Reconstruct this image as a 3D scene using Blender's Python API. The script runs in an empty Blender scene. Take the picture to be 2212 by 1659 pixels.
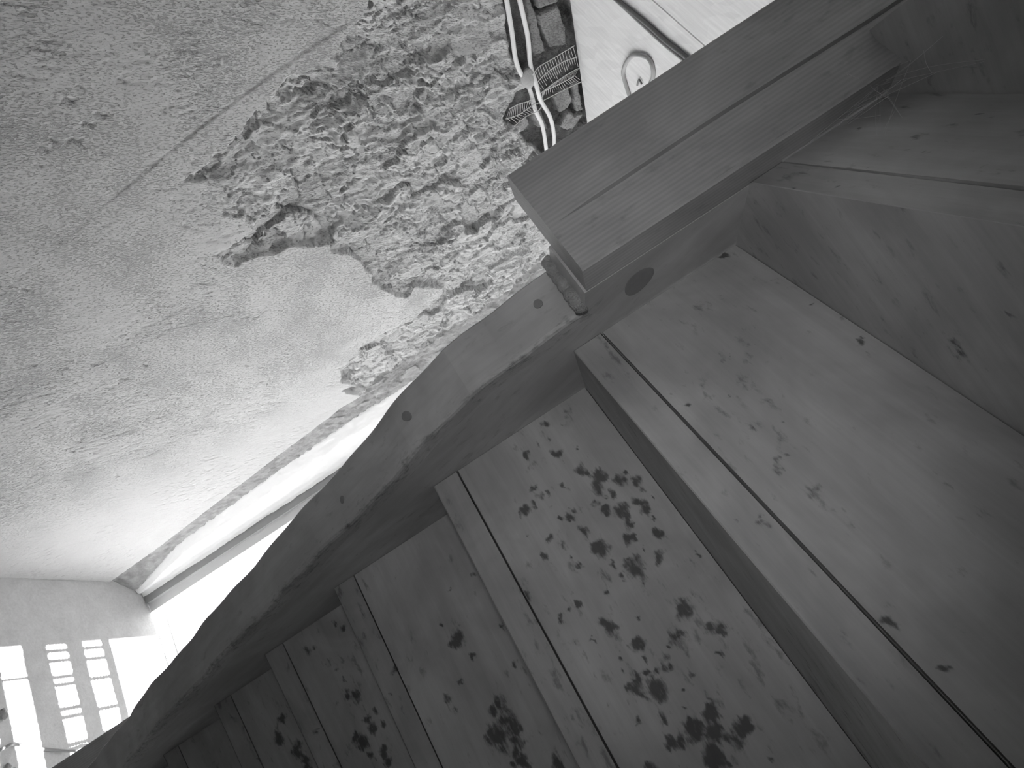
import bpy, bmesh, math, random, json
import numpy as np
from mathutils import Matrix, Vector
sc = bpy.context.scene
C = sc.collection
PI = math.pi
# ---------------------------------------------------------------- camera (level, rolled over, under the stair, 1.77 m above the floor)
YAW, ROLL, EYE = 0.40, 0.99, 1.77
fw = Vector((-math.sin(YAW), math.cos(YAW), 0)); rh = Vector((math.cos(YAW), math.sin(YAW), 0)); up = Vector((0, 0, 1))
s_, c_ = math.sin(ROLL), math.cos(ROLL)
ix = rh * c_ + up * s_; iy = -rh * s_ + up * c_
cam = bpy.data.cameras.new('camera'); cam.sensor_width = 36; cam.lens = 36 * 1318 / 2212; cam.clip_start = 0.01
co = bpy.data.objects.new('camera', cam); C.objects.link(co)
co.matrix_world = Matrix(((ix.x, iy.x, -fw.x, 0), (ix.y, iy.y, -fw.y, 0), (ix.z, iy.z, -fw.z, EYE), (0, 0, 0, 1)))
sc.camera = co
sc.view_settings.view_transform = 'Standard'; sc.view_settings.look = 'None'
sc.view_settings.gamma = 1; sc.view_settings.use_curve_mapping = False
sc.view_settings.exposure = 0.0
sc.cycles.use_denoising = True
sc.cycles.max_bounces = 8; sc.cycles.diffuse_bounces = 7
# ---------------------------------------------------------------- daylight: overcast sky, low sun through the added side opening, sky portals in the openings
w = bpy.data.worlds.new('sky'); sc.world = w; w.use_nodes = True
w.node_tree.nodes['Background'].inputs[0].default_value = (1, 1, 1, 1)
w.node_tree.nodes['Background'].inputs[1].default_value = 1.8
def lamp(name, kind, loc, direction, energy, **kw):
    l = bpy.data.lights.new(name, kind); l.energy = energy
    for k, v in kw.items(): setattr(l, k, v)
    o = bpy.data.objects.new(name, l); C.objects.link(o); o.location = loc
    o.rotation_euler = Vector(direction).to_track_quat('-Z', 'Y').to_euler()
    return o
SL = 1.2                                    # sun's fall per metre towards -X
lamp('sun', 'SUN', (3, 2, 4), (-1, 0, -SL), 52, angle=0.003)
for nm, loc, d, sx, sy in (('sky_portal_door', (-0.3, 2.45, 1.05), (0, -1, 0), 1.5, 2.2), ('sky_portal_side', (0.72, 1.98, 1.0), (-1, 0, 0), 0.75, 2.0)):
    o = lamp(nm, 'AREA', loc, d, 1, shape='RECTANGLE', size=sx, size_y=sy); o.data.cycles.is_portal = True
# the security camera's own infrared lamp
lamp('infrared_lamp', 'SPOT', Vector((0, 0, EYE)) - fw * 0.012 + iy * 0.02, fw, 2.7, spot_size=math.radians(95), spot_blend=1.0, shadow_soft_size=0.02)

D = json.loads(r'''{"dmg":[[0.7583,1.9842],[0.7844,1.9397],[0.7974,1.8955],[0.8212,1.8498],[0.8176,1.8028],[0.8191,1.7168],[0.823,1.6573],[0.8422,1.6159],[0.8678,1.5066],[0.8666,1.4396],[0.891,1.4592],[0.932,1.4849],[0.9752,1.4597],[0.9959,1.4351],[1.0323,1.4639],[1.0803,1.4545],[1.0902,1.4143],[1.0774,1.352],[1.1327,1.3488],[1.1524,1.4023],[1.2007,1.5012],[1.2617,1.5714],[1.2946,1.5627],[1.3938,1.6045],[1.4764,1.5858],[1.5946,1.6124],[1.6416,1.6437],[1.6271,1.6854],[1.7241,1.7548],[1.7843,1.6182],[1.7313,1.4926],[1.7764,1.3095],[1.859,1.2726],[1.9201,1.2785],[1.9163,1.2304],[2.0373,1.299],[2.128,1.3838],[1.9952,1.528],[1.9827,1.7397],[1.958,2.1568],[2.7096,2.2909],[1.7934,2.7576],[0.8837,2.2324]],"chase":[[0.9055,2.215],[0.9352,2.2127],[1.0182,2.2016],[1.0703,2.1982],[1.133,2.2086],[1.1809,2.2081],[1.1887,2.182],[1.2288,2.1363],[1.2567,2.1261],[1.3013,2.1575],[1.3668,2.1775],[1.5202,2.2406],[1.426,2.4112],[1.0025,2.3786]],"brick":[[[1.2635,2.2767],[1.2624,2.3334],[1.3276,2.3361],[1.3399,2.3191],[1.3386,2.2869]],[[1.3845,2.2732],[1.347,2.3151],[1.3807,2.3371],[1.393,2.3719],[1.4271,2.3185]],[[1.2807,2.1397],[1.2698,2.1991],[1.3086,2.2021],[1.3225,2.1757],[1.319,2.1357]],[[0.9687,2.2895],[1.0061,2.3444],[1.0293,2.3455],[1.0168,2.2845]],[[1.0223,2.2785],[1.0328,2.34],[1.1138,2.35],[1.1501,2.3419],[1.1298,2.2954]],[[1.2743,2.2095],[1.2778,2.24],[1.3763,2.2536],[1.3419,2.2185]],[[0.9514,2.2606],[0.9613,2.277],[1.1362,2.289],[1.124,2.2471]],[[1.2619,2.3391],[1.2682,2.3608],[1.3856,2.3667],[1.3713,2.3384]]],"condA":[[0.8929,2.2178],[0.9332,2.2142],[1.015,2.2078],[1.0784,2.2009],[1.1207,2.2026],[1.1764,2.2156],[1.2279,2.2185],[1.2672,2.2188],[1.3256,2.2277],[1.397,2.2246],[1.4617,2.2187]],"condB":[[0.9089,2.245],[0.9508,2.2431],[1.0014,2.2435],[1.0562,2.2424],[1.1252,2.2338],[1.1715,2.2319],[1.2069,2.2328],[1.2485,2.2401],[1.3151,2.2554],[1.3834,2.2553],[1.4426,2.2448]],"ribs":[[[1.1492,2.2263],[1.1363,2.2357],[1.1337,2.2518],[1.1429,2.2893],[1.1479,2.3568]],[[1.1779,2.2267],[1.1669,2.2477],[1.1691,2.2793],[1.1728,2.3213],[1.1795,2.3578]],[[1.2084,2.2366],[1.2106,2.2771],[1.2162,2.3309],[1.2167,2.361]],[[1.2312,2.2388],[1.2222,2.2558],[1.2279,2.3016],[1.2248,2.3434]],[[1.2421,2.2241],[1.2497,2.2728],[1.2519,2.3312],[1.2552,2.3616]],[[1.2058,2.15],[1.203,2.1751],[1.2062,2.1962],[1.2121,2.2167]],[[1.2234,2.1317],[1.2284,2.1635],[1.2299,2.1907],[1.2349,2.2228]],[[1.2565,2.1454],[1.2488,2.1864],[1.2631,2.2226],[1.2574,2.2406]]],"crease":[[0.8766,0.9357],[0.8647,0.9952],[0.8342,1.1968],[0.8145,1.3807],[0.7976,1.5573],[0.7892,1.6973],[0.787,1.7915],[0.7873,1.8956],[0.7878,2.0019]],"pits":[[0.6815,1.4246,0.0079],[0.6827,1.3956,0.0079],[0.6543,1.4955,0.0057],[0.6283,1.4378,0.0038],[0.6748,1.3315,0.0047],[0.635,1.4057,0.007],[0.6772,1.3088,0.0063],[0.7082,1.3568,0.0032],[0.6941,1.3558,0.0079],[0.7353,1.3709,0.0038],[0.9678,1.364,0.0057],[0.6943,1.2776,0.0038],[0.7344,1.5075,0.0032],[1.1568,0.9287,0.0063],[1.111,0.8863,0.007],[1.0541,0.8593,0.007],[1.2548,0.9218,0.0111],[1.5947,0.5741,0.0044],[1.4685,0.8464,0.0044],[1.4401,0.8283,0.0044],[1.4887,1.1391,0.0051],[1.5314,1.1585,0.0044],[1.3826,0.6264,0.0051],[1.1146,0.8401,0.0044],[1.3652,0.6715,0.0044],[1.2563,0.9895,0.0063],[0.8826,1.0357,0.0038],[1.6125,0.4237,0.0032],[1.602,1.0311,0.0032]],"stains":{"B":[[0.0323,0.1056,0.0034,1],[0.0446,0.1026,0.0056,0.6],[0.0484,0.1339,0.0049,1],[0.077,0.1456,0.0054,1],[0.0844,0.1501,0.0039,1],[0.0975,0.1586,0.0068,1],[0.1042,0.1491,0.0032,0.6],[0.1128,0.1741,0.0059,1],[0.1096,0.1826,0.0025,1],[0.1245,0.1864,0.0046,1],[0.0661,0.0914,0.0035,1],[0.0787,0.0958,0.0039,0.6],[0.0785,0.1052,0.0026,1],[0.079,0.1194,0.0026,1],[0.0869,0.1211,0.0032,0.5],[0.0814,0.0745,0.0048,1],[0.0815,0.0863,0.003,1],[0.0917,0.1011,0.0043,0.4],[0.1183,0.1374,0.0042,0.7],[0.1207,0.1599,0.0029,1],[0.1182,0.1539,0.0017,1],[0.13,0.1449,0.0046,1],[0.1378,0.156,0.0066,1],[0.145,0.1573,0.0037,1],[0.1527,0.1558,0.0037,1],[0.1419,0.1744,0.0061,1],[0.151,0.173,0.0041,1],[0.1117,0.1186,0.0025,1],[0.1077,0.1147,0.0013,1],[0.1167,0.109,0.0038,1],[0.1111,0.1009,0.0021,1],[0.1765,0.1744,0.004,1],[0.1445,0.1886,0.001,1],[0.1643,0.1795,0.001,1],[0.1667,0.1462,0.0048,1],[0.1649,0.1524,0.0024,1],[0.133,0.1127,0.005,1],[0.1301,0.0917,0.0052,0.7],[0.1196,0.0816,0.0032,1],[0.1034,0.0629,0.0021,1],[0.1077,0.0733,0.0026,0.4],[0.1312,0.0694,0.0033,0.8],[0.1579,0.119,0.0071,1],[0.1938,0.1621,0.0049,1],[0.1801,0.1382,0.0014,1],[0.1761,0.1216,0.0024,1],[0.1799,0.1552,0.0014,1],[0.1341,0.0498,0.0094,0.4],[0.16,0.0917,0.0028,1],[0.1493,0.0897,0.0021,1],[0.1807,0.1076,0.007,0.6],[0.1871,0.1227,0.0024,1],[0.1923,0.1358,0.0082,1],[0.199,0.1442,0.0012,1],[0.2073,0.1349,0.0029,0.7],[0.1944,0.1201,0.0016,1],[0.2122,0.1825,0.0067,0.4],[0.2136,0.1929,0.0011,1],[0.1533,0.0319,0.0045,1],[0.1632,0.066,0.0081,0.25],[0.1775,0.0743,0.003,0.6],[0.1957,0.1013,0.0024,1],[0.1911,0.0729,0.0032,1],[0.1883,0.0613,0.0028,1],[0.1895,0.0508,0.0044,1],[0.1976,0.0711,0.0039,0.4],[0.2047,0.1,0.0049,0.3],[0.2042,0.0836,0.0049,0.3],[0.2267,0.1131,0.0019,1],[0.2429,0.154,0.0065,1],[0.2443,0.1462,0.0037,0.7],[0.2215,0.0875,0.0062,1],[0.233,0.0878,0.003,0.7],[0.2159,0.0556,0.0058,0.4],[0.226,0.0692,0.0019,1],[0.2192,0.0665,0.0012,1],[0.2471,0.1012,0.0056,1],[0.2572,0.1345,0.0061,1],[0.2657,0.1612,0.0036,1],[0.2727,0.1678,0.005,1],[0.2635,0.1254,0.0022,1],[0.2895,0.1559,0.0028,1],[0.2464,0.0833,0.0015,1],[0.2587,0.0975,0.0015,1],[0.2674,0.0858,0.0046,1],[0.2681,0.0953,0.0028,1],[0.2698,0.1031,0.0027,1],[0.2694,0.1123,0.0051,0.8],[0.2752,0.1158,0.0036,1],[0.2721,0.0757,0.0029,1],[0.2773,0.0799,0.0058,1],[0.2818,0.0812,0.0036,1],[0.2849,0.0966,0.0072,1],[0.2906,0.0838,0.0045,0.6],[0.3018,0.0877,0.0032,1],[0.288,0.1281,0.0025,1],[0.3057,0.1254,0.0032,0.7],[0.2953,0.1151,0.0012,1],[0.3062,0.107,0.0012,1],[0.2721,0.0486,0.0033,0.4],[0.2948,0.0665,0.0027,1],[0.2577,0.0755,0.0015,1],[0.322,0.1245,0.0069,1],[0.3167,0.1275,0.0052,1],[0.3304,0.118,0.0069,1],[0.3237,0.1024,0.0078,1],[0.3147,0.1049,0.0017,1],[0.3226,0.0906,0.0035,1],[0.3215,0.0819,0.0049,1],[0.3159,0.0828,0.0014,1],[0.3381,0.1244,0.0034,1],[0.344,0.1278,0.0042,1],[0.3416,0.1357,0.0054,1],[0.34,0.142,0.0037,1],[0.3251,0.1426,0.0068,0.3],[0.3478,0.1067,0.0084,1],[0.3538,0.1121,0.005,1],[0.3281,0.057,0.0052,1],[0.3389,0.0765,0.0017,1],[0.367,0.1438,0.002,1],[0.3599,0.1486,0.0049,0.3],[0.024,0.1576,0.0032,0.6],[0.0138,0.1792,0.0024,0.5],[0.0134,0.1698,0.0041,0.7],[0.0255,0.1682,0.0072,0.5],[0.0097,0.1399,0.0041,0.7],[0.0283,0.1357,0.0032,0.6],[0.029,0.1238,0.004,0.6],[0.029,0.1064,0.0032,0.9],[0.0431,0.106,0.0048,0.6],[0.0494,0.1346,0.0055,1],[0.0562,0.155,0.0016,1],[0.0731,0.1612,0.0012,1],[0.0775,0.1454,0.0061,0.6],[0.1043,0.1503,0.0067,1]],"C":[[0.1215,0.1206,0.0088,0.4],[0.1361,0.1154,0.0088,0.9],[0.1401,0.1085,0.0063,1],[0.1146,0.1042,0.0018,1],[0.1643,0.1207,0.003,1],[0.1646,0.1282,0.0049,0.3],[0.1791,0.0969,0.0029,1],[0.189,0.0714,0.0049,1],[0.205,0.0757,0.0044,0.5],[0.0827,0.1328,0.0015,1],[0.2231,0.1249,0.0071,1],[0.2234,0.1143,0.0052,1],[0.2492,0.1046,0.0106,1],[0.2433,0.1023,0.0059,1],[0.2437,0.1255,0.0094,1],[0.2531,0.1299,0.0058,1],[0.2624,0.1256,0.0074,1],[0.2711,0.1201,0.0051,1],[0.2836,0.1224,0.0069,1],[0.2823,0.1088,0.0034,1],[0.2863,0.1477,0.005,0.5],[0.2931,0.1588,0.0045,0.5],[0.2708,0.1548,0.008,0.4],[0.2056,0.131,0.0036,0.5],[0.3049,0.1539,0.0067,1],[0.0368,0.1274,0.0093,0.15],[0.1256,0.0276,0.0038,1],[0.1496,0.0114,0.0013,1],[0.0863,-0.0006,0.0031,0.7],[0.1951,0.1656,0.0034,0.8],[0.1554,0.1685,0.003,0.7],[0.0847,0.1709,0.0036,0.7]],"E":[[0.0632,0.0944,0.0064,0.6],[0.0155,0.1112,0.0045,0.8],[0.0285,0.1167,0.0044,0.8],[0.1152,0.0906,0.0058,1],[0.1064,0.0832,0.0035,1],[0.1084,0.0626,0.0072,0.4],[0.1504,0.0918,0.0051,1],[0.162,0.094,0.0057,1],[0.1473,0.1076,0.0034,1],[0.1652,0.1078,0.0042,1],[0.1722,0.0725,0.0079,1],[0.1604,0.067,0.0051,1],[0.1924,0.0748,0.0034,1],[0.1954,0.0939,0.0062,1],[0.2063,0.0927,0.0061,1],[0.0877,0.0882,0.0023,1],[0.0275,0.0588,0.0059,0.7],[0.0287,0.0695,0.0036,0.8],[0.117,0.0923,0.0057,1],[0.0984,0.0122,0.0051,0.5],[0.123,0.0213,0.0032,1],[0.0879,0.0887,0.0023,1],[0.0608,0.0808,0.0047,0.5],[0.0735,0.0852,0.0035,0.7],[0.108,0.0593,0.0065,0.4]],"F":[[0.0738,0.0904,0.0067,1],[0.0538,0.0654,0.0047,0.5],[0.096,0.0725,0.0072,1],[0.1265,0.0883,0.0097,1],[0.1399,0.0932,0.0071,1],[0.1031,0.0288,0.0031,1],[0.0108,0.08,0.0047,0.3],[0.1526,0.0924,0.0063,1]],"A":[[0.2103,0.0567,0.0039,0.5],[0.2395,0.0617,0.0061,0.6],[0.2639,0.0645,0.0047,0.5],[0.244,0.039,0.0024,0.5],[0.2342,0.0231,0.0027,0.6],[0.2452,0.0236,0.003,0.5],[0.2626,0.0427,0.0023,0.4],[0.3233,0.0392,0.0019,1],[0.3201,0.038,0.0052,0.3],[0.3273,0.0457,0.0031,0.35],[0.3539,0.0419,0.0012,1],[0.3591,0.0363,0.0015,0.7],[0.3759,0.0226,0.0016,0.5],[0.2942,0.0358,0.002,0.4],[0.2607,0.1027,0.0041,0.25],[0.2287,0.0143,0.0012,0.6],[0.3684,0.0466,0.0047,0.25],[0.3763,0.0449,0.0032,0.25],[0.3316,0.0352,0.0025,0.3],[0.3496,0.0207,0.0012,0.5],[0.3577,0.0194,0.0011,0.4],[0.1121,0.0675,0.005,0.5],[0.1074,0.0416,0.0045,0.5],[0.1226,0.0417,0.0022,0.9],[0.1375,0.0715,0.0019,0.8],[0.0941,0.0942,0.0023,0.6],[0.1087,0.0953,0.0022,0.6],[0.0035,0.1664,0.0028,0.9],[0.0053,0.1843,0.0026,0.9],[0.0143,0.1773,0.0025,0.5],[0.0342,0.1729,0.0074,0.3],[0.0282,0.1874,0.0015,0.8],[0.1713,0.0659,0.0031,0.6],[0.1802,0.084,0.002,0.5],[0.0615,0.0186,0.0048,0.3],[0.106,0.0505,0.0022,0.6],[0.019,0.1684,0.001,0.8],[0.0254,0.039,0.0031,0.35],[0.0876,0.121,0.0023,0.4],[0.1044,0.0383,0.0016,0.8],[0.1112,0.0655,0.0033,0.3],[0.1318,0.1842,0.0022,0.7],[0.1322,0.1898,0.0016,0.7],[0.1063,0.1781,0.0011,1],[0.1484,0.1838,0.0049,0.4],[0.1591,0.1742,0.0023,0.8],[0.1535,0.1879,0.0016,0.5],[0.1729,0.1705,0.0026,0.5],[0.0635,0.175,0.0015,0.6],[0.0324,0.175,0.0063,0.3],[0.1707,0.0657,0.0026,0.7],[0.1801,0.0845,0.0012,0.8],[0.2034,0.068,0.002,0.9],[0.2054,0.0594,0.0039,0.7],[0.2127,0.0695,0.0029,0.5],[0.1747,0.1154,0.0036,0.25],[0.1987,0.1349,0.005,0.2]],"D":[[0.0847,0.0762,0.0039,0.6],[0.0247,0.0808,0.0022,0.7],[0.0283,0.0804,0.0017,0.7],[0.1047,0.0585,0.0023,0.6],[0.1098,0.0582,0.0022,0.6],[0.0879,0.0604,0.0015,0.7],[0.0841,0.0385,0.0019,0.6],[0.0699,0.0332,0.0015,0.7],[0.0737,0.0338,0.0011,0.6],[0.0795,0.0235,0.0022,0.6],[0.0833,0.0252,0.0019,0.6],[0.1009,0.1056,0.001,0.8],[0.1051,0.1058,0.001,0.8],[0.0463,0.104,0.0012,0.5],[0.1552,0.0508,0.0015,0.5],[0.1344,0.0661,0.0012,0.5],[0.162,0.0475,0.0011,0.6],[0.1712,0.0465,0.0012,0.5],[0.1749,0.0463,0.001,0.5],[0.0488,-0.0001,0.0025,0.5],[0.0473,-0.0058,0.0016,0.5],[0.0819,0.0111,0.0013,0.8],[0.1909,0.007,0.0021,0.5],[0.0812,0.0759,0.0017,0.4],[0.1144,0.0356,0.0014,0.4],[0.1739,-0.0062,0.0009,0.5]]},"R":{"D":[0.442,0.25,-39.3,0.383,-37.2],"A":[0.535,0.066,-24.3,0.25,-22.2],"B":[0.641,-0.135,-5.7,0.066,-12],"C":[0.762,-0.337,2.0,-0.135,-5],"E":[0.852,-0.507,8.8,-0.337,5],"F":[0.945,-0.667,9.4,-0.507,9]},"t2spots":[[-0.0641,0.4212,0.0026,0.9],[-0.0619,0.4218,0.0016,0.8],[-0.045,0.4214,0.0015,0.6],[-0.0434,0.4243,0.0012,0.7],[-0.0511,0.4133,0.001,0.8],[-0.0585,0.3889,0.0015,0.9],[-0.0209,0.3565,0.0014,0.9],[-0.047,0.3515,0.0026,0.3],[-0.0342,0.4072,0.0031,0.8],[-0.0291,0.4101,0.0037,0.8],[-0.0247,0.413,0.0041,0.7],[-0.0203,0.4137,0.0027,0.9],[-0.0242,0.4167,0.0021,0.9],[-0.0702,0.4141,0.001,0.7]],"t3spots":[[-0.2028,0.3987,0.0017,0.7],[-0.2002,0.4038,0.002,0.8],[-0.1983,0.4052,0.0014,0.7],[-0.1917,0.3957,0.0024,0.7],[-0.1888,0.3971,0.0019,0.8],[-0.1801,0.3705,0.0012,0.8],[-0.1681,0.3814,0.0012,0.8],[-0.1803,0.3951,0.0017,0.7],[-0.1951,0.4118,0.0014,0.8],[-0.1883,0.4043,0.0015,0.6],[-0.142,0.373,0.002,0.6],[-0.1464,0.3709,0.0014,0.5],[-0.2096,0.3841,0.0007,0.6],[-0.1933,0.4058,0.0017,0.4]],"ceil":{"cab":[[-1.0189,0.9181],[-0.9531,0.9164],[-0.8596,0.9093],[-0.8007,0.9089],[-0.7335,0.9033],[-0.677,0.9032]],"seam":[[-0.8604,0.8626],[-0.6956,0.8587]],"ring":[[-0.9481,1.112],[-0.9499,1.0869],[-0.9331,1.0497],[-0.9073,1.0163],[-0.8802,0.9978],[-0.8543,0.9883],[-0.8401,0.9993],[-0.8384,1.0257],[-0.8483,1.0579]],"hook":[[-0.8789,1.0743],[-0.8891,1.0688],[-0.8968,1.0901]]},"floorc":[[-0.5941,1.5688],[-0.6014,1.6088],[-0.6055,1.6255],[-0.6055,1.6431],[-0.5951,1.6902],[-0.5792,1.7307],[-0.5598,1.7798],[-0.5422,1.8316],[-0.5413,1.8734],[-0.531,1.9321]],"crack":[[-0.2681,0.41,1.8767],[-0.2687,0.41,2.022],[-0.2656,0.41,2.1597],[-0.2658,0.41,2.1988]],"plug_inner":[[-0.22,0.4843,1.9114],[-0.22,0.4867,1.9269],[-0.22,0.4845,1.897],[-0.22,0.503,1.9149],[-0.22,0.4674,1.9081]]}''')
random.seed(4)
# ---------------------------------------------------------------- materials (all grey: an infrared picture)
def nt(name, rough=0.8):
    m = bpy.data.materials.new(name); m.use_nodes = True; t = m.node_tree
    b = t.nodes['Principled BSDF']; b.inputs['Roughness'].default_value = rough
    b.inputs['Specular IOR Level'].default_value = 0.25
    return m, t, b
def N(t, typ, **kw):
    n = t.nodes.new(typ)
    for k, v in kw.items():
        if k in n.inputs.keys(): n.inputs[k].default_value = v
        else: setattr(n, k, v)
    return n
def L(t, a, b): t.links.new(a, b)
def coords(t, kind, scale, rot=(0, 0, 0)):
    tc = t.nodes.new('ShaderNodeTexCoord'); mp = t.nodes.new('ShaderNodeMapping')
    mp.inputs['Scale'].default_value = scale; mp.inputs['Rotation'].default_value = rot
    L(t, tc.outputs[kind], mp.inputs['Vector']); return mp.outputs[0]
def mathn(t, op, a, b=None, c=None, clamp=False):
    n = t.nodes.new('ShaderNodeMath'); n.operation = op; n.use_clamp = clamp
    for i, v in enumerate((a, b, c)):
        if v is None: continue
        if isinstance(v, (int, float)): n.inputs[i].default_value = v
        else: L(t, v, n.inputs[i])
    return n.outputs[0]
def noise(t, vec, scale, detail=4, rough=0.55, dist=0):
    n = N(t, 'ShaderNodeTexNoise', Scale=scale, Detail=detail, Roughness=rough, Distortion=dist); L(t, vec, n.inputs['Vector']); return n.outputs['Fac']
def sstep(t, v, a, b, lo=0., hi=1.):
    n = t.nodes.new('ShaderNodeMapRange'); n.interpolation_type = 'SMOOTHSTEP'
    n.inputs['From Min'].default_value = a; n.inputs['From Max'].default_value = b
    n.inputs['To Min'].default_value = lo; n.inputs['To Max'].default_value = hi
    L(t, v, n.inputs['Value']); return n.outputs[0]
def grey(t, v):
    n = t.nodes.new('ShaderNodeCombineColor')
    for i in range(3): L(t, v, n.inputs[i])
    return n.outputs[0]
def attr(t, name):
    a = t.nodes.new('ShaderNodeAttribute'); a.attribute_name = name; return a.outputs['Fac']
def bump(t, b, h, strength, dist):
    n = t.nodes.new('ShaderNodeBump'); n.inputs['Strength'].default_value = strength; n.inputs['Distance'].default_value = dist
    L(t, h, n.inputs['Height']); L(t, n.outputs[0], b.inputs['Normal'])
def wood(name, base, grain=0.10, lines=0.0, spots=1.0, knots=0.0):
    """softwood board, UV in metres (u along the grain)"""
    m, t, b = nt(name, 0.62)
    g1 = noise(t, coords(t, 'UV', (5, 60, 1)), 1.0, 5, 0.6, 0.3)
    g2 = noise(t, coords(t, 'UV', (14, 420, 1)), 1.0, 3, 0.6)
    v = mathn(t, 'MULTIPLY_ADD', mathn(t, 'SUBTRACT', g1, 0.5), grain * 2.2, base)
    v = mathn(t, 'MULTIPLY_ADD', mathn(t, 'SUBTRACT', g2, 0.5), grain * 0.8, v)
    if lines:
        wv = N(t, 'ShaderNodeTexWave', bands_direction='Y', Scale=1.0, Distortion=2.2, Detail=2.0); wv.inputs['Detail Scale'].default_value = 0.6
        L(t, coords(t, 'UV', (2.0, 75, 1)), wv.inputs['Vector'])
        v = mathn(t, 'MULTIPLY_ADD', mathn(t, 'SUBTRACT', wv.outputs['Fac'], 0.5), lines, v)
    n1 = noise(t, coords(t, 'UV', (110, 330, 1)), 1.0, 4, 0.6, 0.4)
    n2 = noise(t, coords(t, 'UV', (45, 70, 1)), 1.0, 3, 0.6, 0.5)
    st = attr(t, 'stain')
    k = mathn(t, 'MULTIPLY_ADD', mathn(t, 'SUBTRACT', n1, 0.5), 1.1, mathn(t, 'MULTIPLY_ADD', st, 1.15, -0.10))
    k = mathn(t, 'MULTIPLY_ADD', mathn(t, 'SUBTRACT', n2, 0.5), 1.15, k)
    k = sstep(t, mathn(t, 'MULTIPLY', k, sstep(t, st, 0.02, 0.25)), 0.30, 0.95)
    # loose freckles of mould
    n3 = noise(t, coords(t, 'UV', (42, 95, 1), (0, 0, .1)), 1.0, 5, 0.62, 0.2)
    n4 = noise(t, coords(t, 'UV', (5, 7, 1)), 1.0, 2, 0.5)
    q = sstep(t, mathn(t, 'MULTIPLY_ADD', n4, 0.42, n3), 0.79, 0.96, 0, 0.6 * spots)
    k = mathn(t, 'MAXIMUM', k, q)
    v = mathn(t, 'MULTIPLY', v, mathn(t, 'MULTIPLY_ADD', k, -0.72, 1.0))
    # broad soft soiling
    n5 = noise(t, coords(t, 'UV', (7, 11, 1)), 1.0, 4, 0.6, 0.5)
    v = mathn(t, 'MULTIPLY', v, sstep(t, n5, 0.3, 0.7, 1.0 - 0.22, 1.08))
    L(t, grey(t, v), b.inputs['Base Color'])
    bump(t, b, g2, 0.10, 0.0006)
    return m
def simple(name, base, var=0.08, scale=30, rough=0.7, bmp=0.2, bd=0.001, metal=0):
    m, t, b = nt(name, rough); v = coords(t, 'Object', (1, 1, 1))
    n = noise(t, v, scale, 5, 0.65)
    L(t, grey(t, mathn(t, 'MULTIPLY_ADD', mathn(t, 'SUBTRACT', n, 0.5), var * 2, base)), b.inputs['Base Color'])
    b.inputs['Metallic'].default_value = metal
    if bmp: bump(t, b, noise(t, v, scale * 4, 4, 0.6), bmp, bd)
    return m
M_tread = wood('softwood_tread', 0.50)
M_riser = wood('softwood_riser', 0.56)
M_string = wood('softwood_stringer', 0.57, 0.09, 0, 0.5)
M_newel = wood('softwood_newel', 0.49, 0.07, 0.065, 0.45)
M_knot = simple('dark_knot', 0.29, 0.05, 120, 0.6, 0.1)
M_pipe = simple('pale_conduit', 0.80, 0.03, 40, 0.45, 0.0)
M_cable = simple('grey_cable', 0.22, 0.03, 40, 0.5, 0.0)
M_cable2 = simple('mid_grey_cable', 0.42, 0.03, 40, 0.5, 0.0)
M_lath = simple('galvanised_lath', 0.62, 0.08, 60, 0.5, 0.0)
M_white = simple('white_lime_plaster', 0.82, 0.05, 12, 0.85, 0.25, 0.004)
M_coarse = simple('coarse_grey_render', 0.30, 0.14, 45, 0.9, 1.0, 0.006)
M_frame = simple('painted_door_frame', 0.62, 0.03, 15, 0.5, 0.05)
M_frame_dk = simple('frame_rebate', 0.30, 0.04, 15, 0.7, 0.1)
M_mortar = simple('mortar_lump', 0.58, 0.25, 160, 0.9, 1.0, 0.004)
M_rubble = simple('rubble', 0.30, 0.14, 40, 0.9, 0.8, 0.005)
M_web = simple('cobweb_silk', 0.65, 0.02, 40, 0.6, 0.0)
M_grille = simple('dark_iron', 0.06, 0.01, 40, 0.5, 0.0)
M_cellar = simple('dark_cellar_wall', 0.34, 0.06, 8, 0.9, 0.4, 0.004)
M_paving = simple('pale_paving', 0.20, 0.06, 8, 0.9, 0.2, 0.004)
M_wall = simple('plain_wall', 0.50, 0.06, 8, 0.9, 0.4, 0.004)
def plaster():
    m, t, b = nt('rough_plaster', 0.92)
    tone = attr(t, 'tone'); ruf = attr(t, 'rough')
    o = coords(t, 'Object', (1, 1, 1)); o1 = coords(t, 'Object', (1, 1, 1), (-0.95, 0, 0))
    mp = t.nodes.new('ShaderNodeMapping'); mp.inputs['Scale'].default_value = (1, 1.0, 2.7); L(t, o1, mp.inputs['Vector']); od = mp.outputs[0]
    a = noise(t, od, 140, 4, 0.6, 0.2); a2 = noise(t, o, 7, 4, 0.6); a3 = noise(t, o, 300, 3, 0.7); a4 = noise(t, od, 48, 3, 0.6)
    pit = sstep(t, mathn(t, 'MULTIPLY_ADD', a2, 0.45, a), 0.74, 0.88); pit = mathn(t, 'MULTIPLY', pit, ruf)
    v = mathn(t, 'MULTIPLY_ADD', mathn(t, 'SUBTRACT', a3, 0.5), 0.14, tone)
    v = mathn(t, 'MULTIPLY_ADD', mathn(t, 'SUBTRACT', a2, 0.5), 0.12, v)
    v = mathn(t, 'MULTIPLY', v, mathn(t, 'MULTIPLY_ADD', pit, -0.20, 1.0))  # shade inside the pits is darkened into the base colour
    L(t, grey(t, v), b.inputs['Base Color'])
    h = mathn(t, 'MULTIPLY_ADD', a3, 0.22, mathn(t, 'MULTIPLY_ADD', pit, -1.3, mathn(t, 'MULTIPLY', a4, 0.45)))
    bump(t, b, h, 0.75, 0.0026)
    return m
M_plaster = plaster()
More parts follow.
